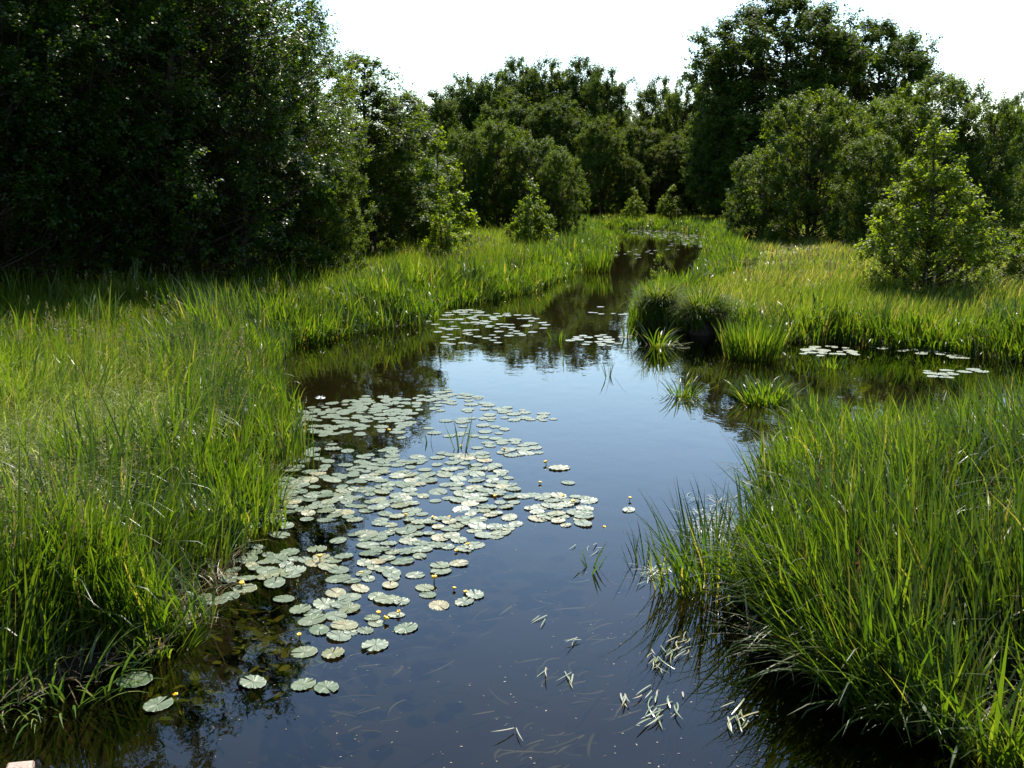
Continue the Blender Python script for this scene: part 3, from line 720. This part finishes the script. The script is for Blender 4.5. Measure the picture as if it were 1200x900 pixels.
# ------------------------------------------------------------------ trees
def unit(a): return a/(np.linalg.norm(a, axis=-1, keepdims=True)+1e-9)
def tree_proto(name, H, Wd, prof, n_clump, n_twig, n_leaf, leaf, twig, leafmat, barkmat, seed, up=.55, trunk_r=.16, clear=.0, stems=1, shell=.45, aspect=1.5, lump=.25, twigwood=False, pw=1.6):
    """prof: list of (u, r) giving the crown radius (0..1) at height fraction u"""
    r = np.random.default_rng(seed)
    pu = np.array([a for a, _ in prof]); pr = np.array([b for _, b in prof])
    # clump centres inside the envelope, mostly near its shell
    uu = r.random(n_clump*6)*(pu[-1]-pu[0])+pu[0]; rad = np.interp(uu, pu, pr)
    k = r.random(len(uu)) < (rad**pw+.04)/(1.04); uu = uu[k][:n_clump]; rad = rad[k][:n_clump]
    n = len(uu); ang = r.random(n)*6.283
    lumps = 1 + lump*(vnoise(ang*3, uu*9, 1.0, seed)-.5)*2
    rho = r.random(n)**shell
    C = np.stack((rho*rad*lumps*Wd*.5*np.cos(ang), rho*rad*lumps*Wd*.5*np.sin(ang), uu*H), 1)
    # trunk
    zt = np.linspace(0, 1, 9); sway = np.cumsum(r.standard_normal((9, 2))*.012*H, 0)*zt[:, None]
    tp = np.column_stack((sway, zt*H*.93)); tr_ = trunk_r*(1-zt)**.8 + .012
    parts = [tubes(tp[None], tr_[None], 7)]
    for s in range(stems-1):
        a = r.random()*6.283; d = Wd*(.12+.18*r.random())
        q = tp.copy(); q[:, 0] += d*math.cos(a)*(.25+zt*1.1); q[:, 1] += d*math.sin(a)*(.25+zt*1.1); q[:, 2] *= .8+.15*r.random()
        parts.append(tubes(q[None], .75*tr_[None], 6))
    # limbs from the trunk to each clump
    rr = np.hypot(C[:, 0], C[:, 1])
    z0 = np.clip(C[:, 2]-rr*up*(.7+.6*r.random(n)), H*max(.04, clear), H*.9)
    st = np.column_stack((np.interp(z0, tp[:, 2], tp[:, 0]), np.interp(z0, tp[:, 2], tp[:, 1]), z0))
    tt = np.linspace(0, 1, 5)[None, :, None]
    path = st[:, None]*(1-tt) + C[:, None]*tt
    path[:, :, 2] += (np.sin(tt[..., 0]*math.pi)*(-.06*rr[:, None]))
    lr = (.008 + .008*rr)[:, None]*np.linspace(1, .25, 5)[None]
    big = rr > .02
    parts.append(tubes(path[big], np.minimum(lr[big], trunk_r*.5), 4))
    # twigs
    outw = unit(np.column_stack((C[:, 0], C[:, 1], .5*np.abs(rr))))
    d = unit(outw[:, None]*.75 + np.array((0, 0, .35)) + r.standard_normal((n, n_twig, 3))*.62)
    L = twig*(.6+.7*r.random((n, n_twig)))
    if twigwood:
        e = C[:, None]+d*L[..., None]
        pth = np.stack((np.broadcast_to(C[:, None], e.shape), (C[:, None]+e)/2, e), 2).reshape(-1, 3, 3)
        parts.append(tubes(pth, np.tile(np.array([.009, .006, .003]), (len(pth), 1)), 3))
    wood = join(*parts)
    # leaves
    t_ = r.random((n, n_twig, n_leaf))**.8
    c = (C[:, None, None] + d[:, :, None]*(L[:, :, None]*t_)[..., None] + r.standard_normal((n, n_twig, n_leaf, 3))*leaf*.55).reshape(-1, 3)
    m = len(c)
    outc = unit((c.reshape(n, -1, 3)-C[:, None]-np.array((0, 0, -.15*twig))).reshape(-1, 3))
    nrm = unit(r.standard_normal((m, 3))*.42 + outc*.65 + np.array((0, 0, .45)))
    ax = unit(np.cross(nrm, r.standard_normal((m, 3)))); sd_ = np.cross(nrm, ax)
    sz = (leaf*(.6+.7*r.random(m)))[:, None]
    V = np.stack((c-ax*sz*.5, c+sd_*sz*.5/aspect*1.1-ax*sz*.05, c+ax*sz*.5, c-sd_*sz*.5/aspect*1.1-ax*sz*.05), 1).reshape(-1, 3)
    Q = np.arange(m*4).reshape(-1, 4)
    crnd = np.repeat(np.clip(.5*r.random(n)[:, None]+.5*r.random((n, n_twig*n_leaf)), 0, 1).ravel(), 4)
    root = empty(name)
    obj('trunk', mesh('trunk', *wood), barkmat, root)
    obj('crown', mesh('crown', V, Q, {'rnd': crnd}, smooth=False), leafmat, root)
    root['H'] = H; root['W'] = Wd
    return root
BROAD = [(.03, .55), (.12, .8), (.3, .95), (.5, 1), (.7, .85), (.85, .6), (.95, .32), (1, .08)]
SKIRT = [(.02, .7), (.12, .9), (.3, 1), (.5, .98), (.7, .88), (.85, .70), (.95, .46), (1, .2)]
CONE = [(.04, .7), (.12, .95), (.27, .97), (.5, .70), (.7, .43), (.86, .2), (1, .02)]
SLIM = [(.08, .7), (.2, .95), (.4, 1), (.6, .85), (.8, .6), (.92, .36), (1, .08)]
CROWN = [(.08, .35), (.18, .6), (.3, .85), (.45, 1), (.65, .97), (.8, .82), (.92, .55), (1, .2)]
PINE = [(.5, .3), (.6, .8), (.72, 1), (.85, .85), (.95, .5), (1, .15)]
PR = {
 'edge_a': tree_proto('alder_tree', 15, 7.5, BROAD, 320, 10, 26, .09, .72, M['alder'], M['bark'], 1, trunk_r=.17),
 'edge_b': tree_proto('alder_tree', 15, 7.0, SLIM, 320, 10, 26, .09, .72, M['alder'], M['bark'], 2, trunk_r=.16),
 'edge_c': tree_proto('alder_tree', 15, 7.2, BROAD, 330, 10, 26, .09, .72, M['bush'], M['bark'], 17, trunk_r=.16, pw=1.2),  # rim alders: sunlit look of the wood's edge put into a lighter leaf colour
 'slim': tree_proto('alder_tree', 13, 4.6, SLIM, 330, 9, 24, .105, .7, M['bush'], M['bark'], 3, trunk_r=.14, pw=1.0),
 'bush_a': tree_proto('alder_bush', 9, 8.5, SKIRT, 340, 11, 26, .12, .7, M['bush'], M['bark'], 4, stems=4, trunk_r=.1, lump=.13, pw=1.0),
 'bush_b': tree_proto('alder_bush', 9, 7.5, SKIRT, 320, 11, 26, .12, .7, M['bush'], M['bark'], 5, stems=4, trunk_r=.1, lump=.13, pw=1.0),
 'young': tree_proto('young_alder', 5.2, 4.1, CONE, 230, 8, 13, .10, .40, M['young'], M['bark'], 34, up=.75, trunk_r=.075, twigwood=True, lump=.15, pw=.95),
 'sapling': tree_proto('sapling', 4.5, 2.6, CONE, 90, 8, 13, .13, .42, M['young'], M['bark'], 8, up=.8, trunk_r=.05, pw=1.1),
 'far_a': tree_proto('broadleaf_tree', 18, 10, CROWN, 320, 9, 28, .23, 1.2, M['far'], M['bark'], 9, trunk_r=.25, lump=.3),
 'far_b': tree_proto('broadleaf_tree', 18, 9, BROAD, 320, 9, 28, .23, 1.2, M['far'], M['bark'], 10, trunk_r=.25, lump=.3),
 'oak': tree_proto('oak_tree', 20, 13, CROWN, 520, 10, 28, .23, 1.25, M['far'], M['bark'], 12, trunk_r=.35, lump=.4),
 'pine': tree_proto('pine_tree', 20, 6, PINE, 60, 8, 14, .30, .8, M['pine'], M['pinebark'], 13, trunk_r=.2, lump=.5, aspect=4),
}
used = set()
def tree(proto, u, vtop, Yd, wpx, label, group=None, cat='tree', rot=None, sink=0.05):
    if Yd >= 84 and Yd < 150: Yd *= 1.22
    root = PR[proto]
    o = copy_tree(root) if proto in used else root
    used.add(proto)
    base = at(u, 300, Yd); x = base[0]
    gz = float(height(np.array([x]), np.array([Yd]))[0])
    top = at(u, vtop, Yd)[2]
    hh = top-gz
    wd = wpx/F*math.hypot(x, Yd)
    o.location = (x, Yd, gz-sink); s = wd/root['W']
    o.scale = (s, s, hh/root['H'])
    o.rotation_euler = (0, 0, rng.random()*6.283 if rot is None else rot)
    tag(o, label, cat, group)
    return o
G1 = 'trees of the dark wood on the left'
L1 = 'tall dark alder in the shaded wood that fills the upper left'
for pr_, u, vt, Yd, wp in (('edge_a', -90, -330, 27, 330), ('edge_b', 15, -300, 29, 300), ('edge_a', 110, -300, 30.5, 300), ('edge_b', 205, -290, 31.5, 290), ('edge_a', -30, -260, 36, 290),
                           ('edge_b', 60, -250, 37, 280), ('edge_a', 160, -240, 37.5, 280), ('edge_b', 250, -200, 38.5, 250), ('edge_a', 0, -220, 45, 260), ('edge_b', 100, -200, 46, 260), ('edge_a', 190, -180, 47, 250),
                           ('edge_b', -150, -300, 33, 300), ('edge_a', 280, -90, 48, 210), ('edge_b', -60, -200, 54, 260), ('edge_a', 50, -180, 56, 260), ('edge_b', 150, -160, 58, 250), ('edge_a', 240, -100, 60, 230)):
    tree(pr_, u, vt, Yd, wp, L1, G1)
tree('edge_a', 285, -170, 33, 250, 'tall alder with glinting sunlit leaves at the open corner of the dark wood')
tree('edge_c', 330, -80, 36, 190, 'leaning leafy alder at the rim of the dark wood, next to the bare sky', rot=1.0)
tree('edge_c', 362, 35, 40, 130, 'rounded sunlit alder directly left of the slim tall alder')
tree('bush_a', 370, 170, 36, 120, 'low leafy alder bush at the foot of the wood, down to the grass', cat='bush')
tree('slim', 437, 62, 48, 135, 'slim tall alder with a visible trunk beside the left wood')
tree('slim', 470, 108, 54, 110, 'middling alder just right of and behind the slim tall alder')
tree('sapling', 512, 158, 52, 78, 'tall light green sapling between the slim alders and the round thicket')
tree('sapling', 520, 235, 42, 44, 'short sapling standing in the meadow grass before the slim alders')
# round thicket in the middle
for pr_, u, vt, Yd, wp, lab in (('bush_b', 545, 152, 74, 70, 'leftmost dark bush of the round thicket in the middle distance'), ('bush_a', 585, 146, 76, 90, 'tallest round bush of the thicket in the middle distance'),
                                ('bush_b', 625, 160, 74, 84, 'round bush in the thicket behind the small sapling'), ('bush_a', 655, 180, 71, 66, 'rightmost bush of the middle thicket, beside the far channel')):
    tree(pr_, u, vt, Yd, wp, lab, cat='bush')
tree('sapling', 621, 214, 58, 52, 'bright conical sapling standing in front of the round thicket')
# wood across the valley
for pr_, u, vt, Yd, wp, lab in (
    ('far_b', 512, 106, 112, 70, 'far broadleaf tree at the left end of the distant wood, beside the sky gap'), ('far_a', 545, 92, 118, 75, 'far broadleaf tree second from the left end of the distant wood'),
    ('far_b', 578, 84, 116, 70, 'far tree with a narrow head left of the distant wood top'), ('far_a', 604, 72, 122, 75, 'far tree forming the left peak of the distant wood'),
    ('far_b', 640, 68, 118, 80, 'tallest broadleaf tree in the middle of the distant wood'), ('far_a', 678, 72, 120, 80, 'far broad tree right of the distant wood top'),
    ('far_b', 706, 78, 114, 62, 'far tree on the right shoulder of the distant wood, before the pine'), ('far_a', 655, 118, 104, 85, 'lower rounded tree in front of the distant wood'),
    ('far_b', 600, 112, 106, 90, 'lower broad tree before the left half of the distant wood'), ('far_a', 703, 140, 98, 62, 'dark rounded tree by the far end of the channel'),
    ('pine', 736, 92, 122, 44, 'thin ragged pine with open branches against the sky'), ('far_b', 768, 88, 118, 60, 'tall upright tree right of the ragged pine'),
    ('far_a', 800, 90, 112, 58, 'tall tree between the upright one and the great oak'), ('far_b', 748, 140, 108, 62, 'shaded tree below the ragged pine'), ('far_a', 790, 160, 104, 66, 'shaded tree behind the twin saplings of the far bank'),
    ('far_b', 738, 186, 97, 36, 'small grey green tree on the far bank above the channel end')):
    tree(pr_, u, vt, Yd, wp, lab)
for u, vt, Yd, wp in ((480, 130, 135, 70), (530, 120, 138, 80), (580, 110, 140, 80), (630, 110, 142, 80), (680, 110, 140, 80), (730, 130, 138, 70), (780, 130, 138, 80), (830, 130, 130, 80)):
    tree('far_a' if u % 20 else 'far_b', u, vt, Yd, wp, 'distant tree glimpsed between the crowns at the back of the wood', 'trees at the back of the distant wood')
tree('sapling', 741, 222, 90, 26, 'left one of the twin bright saplings on the far bank')
tree('sapling', 785, 219, 90, 32, 'right one of the twin saplings on the far bank, darker and bushier')
# great oak and its neighbours
tree('oak', 905, -2, 92, 180, 'great dark oak towering over the right side of the distance')
tree('oak', 1012, 32, 96, 140, 'second oak with a spreading crown, right of the great oak')
tree('far_b', 848, 62, 94, 84, 'tall dark tree leaning on the left flank of the great oak')
tree('far_a', 838, 120, 88, 70, 'dense dark tree under the left flank of the great oak')
tree('far_b', 900, 120, 84, 110, 'shaded tree under the great oak, behind the right bushes')
# bushes of the right bank
tree('bush_b', 888, 178, 66, 80, 'lower left bush of the right bank thicket, nearest the channel', cat='bush')
tree('bush_a', 945, 112, 62, 128, 'tall rounded alder bush left in the right bank thicket', cat='bush')
tree('bush_b', 1015, 158, 55, 84, 'sunlit bush in front of the gap in the right bank thicket', cat='bush')
tree('bush_a', 1085, 96, 58, 150, 'highest alder bush of the right bank thicket, behind the young alder', cat='bush')
tree('bush_b', 1150, 118, 54, 96, 'right end bush of the right bank thicket, before the distant hill', cat='bush')
tree('bush_a', 1030, 120, 66, 110, 'alder bush deep in the right bank thicket under the second oak', cat='bush')
tree('young', 1086, 146, 31, 148, 'young conical alder standing free in the right meadow')
tree('young', 1222, 235, 32, 100, 'low bushy young alder cut by the right edge of the picture')
for u, vt, Yd, wp in ((1178, 112, 190, 36), (1200, 120, 185, 40), (1225, 116, 190, 40), (1250, 110, 188, 40)):
    tree('far_a', u, vt, Yd, wp, 'hazy tree on the distant rise at the right edge', 'trees on the distant rise')

for u, vt, Yd, wp in ((400, 205, 66, 110), (455, 212, 70, 100), (505, 222, 86, 90), (700, 222, 112, 60), (735, 226, 118, 70), (775, 222, 116, 80), (815, 214, 110, 70), (850, 214, 104, 70), (1160, 190, 84, 90), (1210, 186, 80, 110),
                      (345, 200, 64, 110), (250, 190, 70, 150), (150, 190, 72, 160), (50, 190, 70, 160), (985, 205, 90, 120), (1090, 195, 92, 130)):
    tree('bush_a' if wp % 20 else 'bush_b', u, vt, Yd, wp, 'shaded undergrowth shrub closing the gaps below the taller trees', 'undergrowth shrubs below the trees', cat='shrub')
for u in range(-60, 1400, 75):
    tree('far_b', u, 150+rng.random()*20, 165+12*rng.random(), 105, 'distant tree glimpsed between the crowns at the back of the wood', 'trees at the back of the distant wood')
# small broad-leaved bush hanging over the channel at the tussocks
tree('sapling', 772, 300, 36, 30, 'light green leafy alder shoot overhanging the channel behind the tussocks', cat='bush')

# ------------------------------------------------------------------ stone post at the near left
def stone():
    a, hgt, b = .075, .55, .018
    prof = [(a, 0), (a, hgt-b), (a-b, hgt), (0.001, hgt)]
    V, Q = [], []
    for (r_, z) in prof:
        for sx, sy in ((1, 1), (-1, 1), (-1, -1), (1, -1)):
            V.append((sx*r_+.004*rng.standard_normal(), sy*r_+.004*rng.standard_normal(), z+.004*rng.standard_normal()))
    for k in range(3):
        for j in range(4): Q.append((k*4+j, k*4+(j+1) % 4, (k+1)*4+(j+1) % 4, (k+1)*4+j))
    o = obj('stone_post', mesh('stone_post', np.array(V), np.array(Q), smooth=False), M['stone'])
    q = P(18, 897, .3); o.location = (q[0], q[1]-.02, -.25); o.rotation_euler = (0, R(3), .3)
    tag(o, 'pinkish weathered stone post top cut off by the lower left corner', 'post')
stone()
for pr_ in PR.values():
    for kk in ('H', 'W'):
        pass
print('pads', npads, 'objects', len(bpy.data.objects))
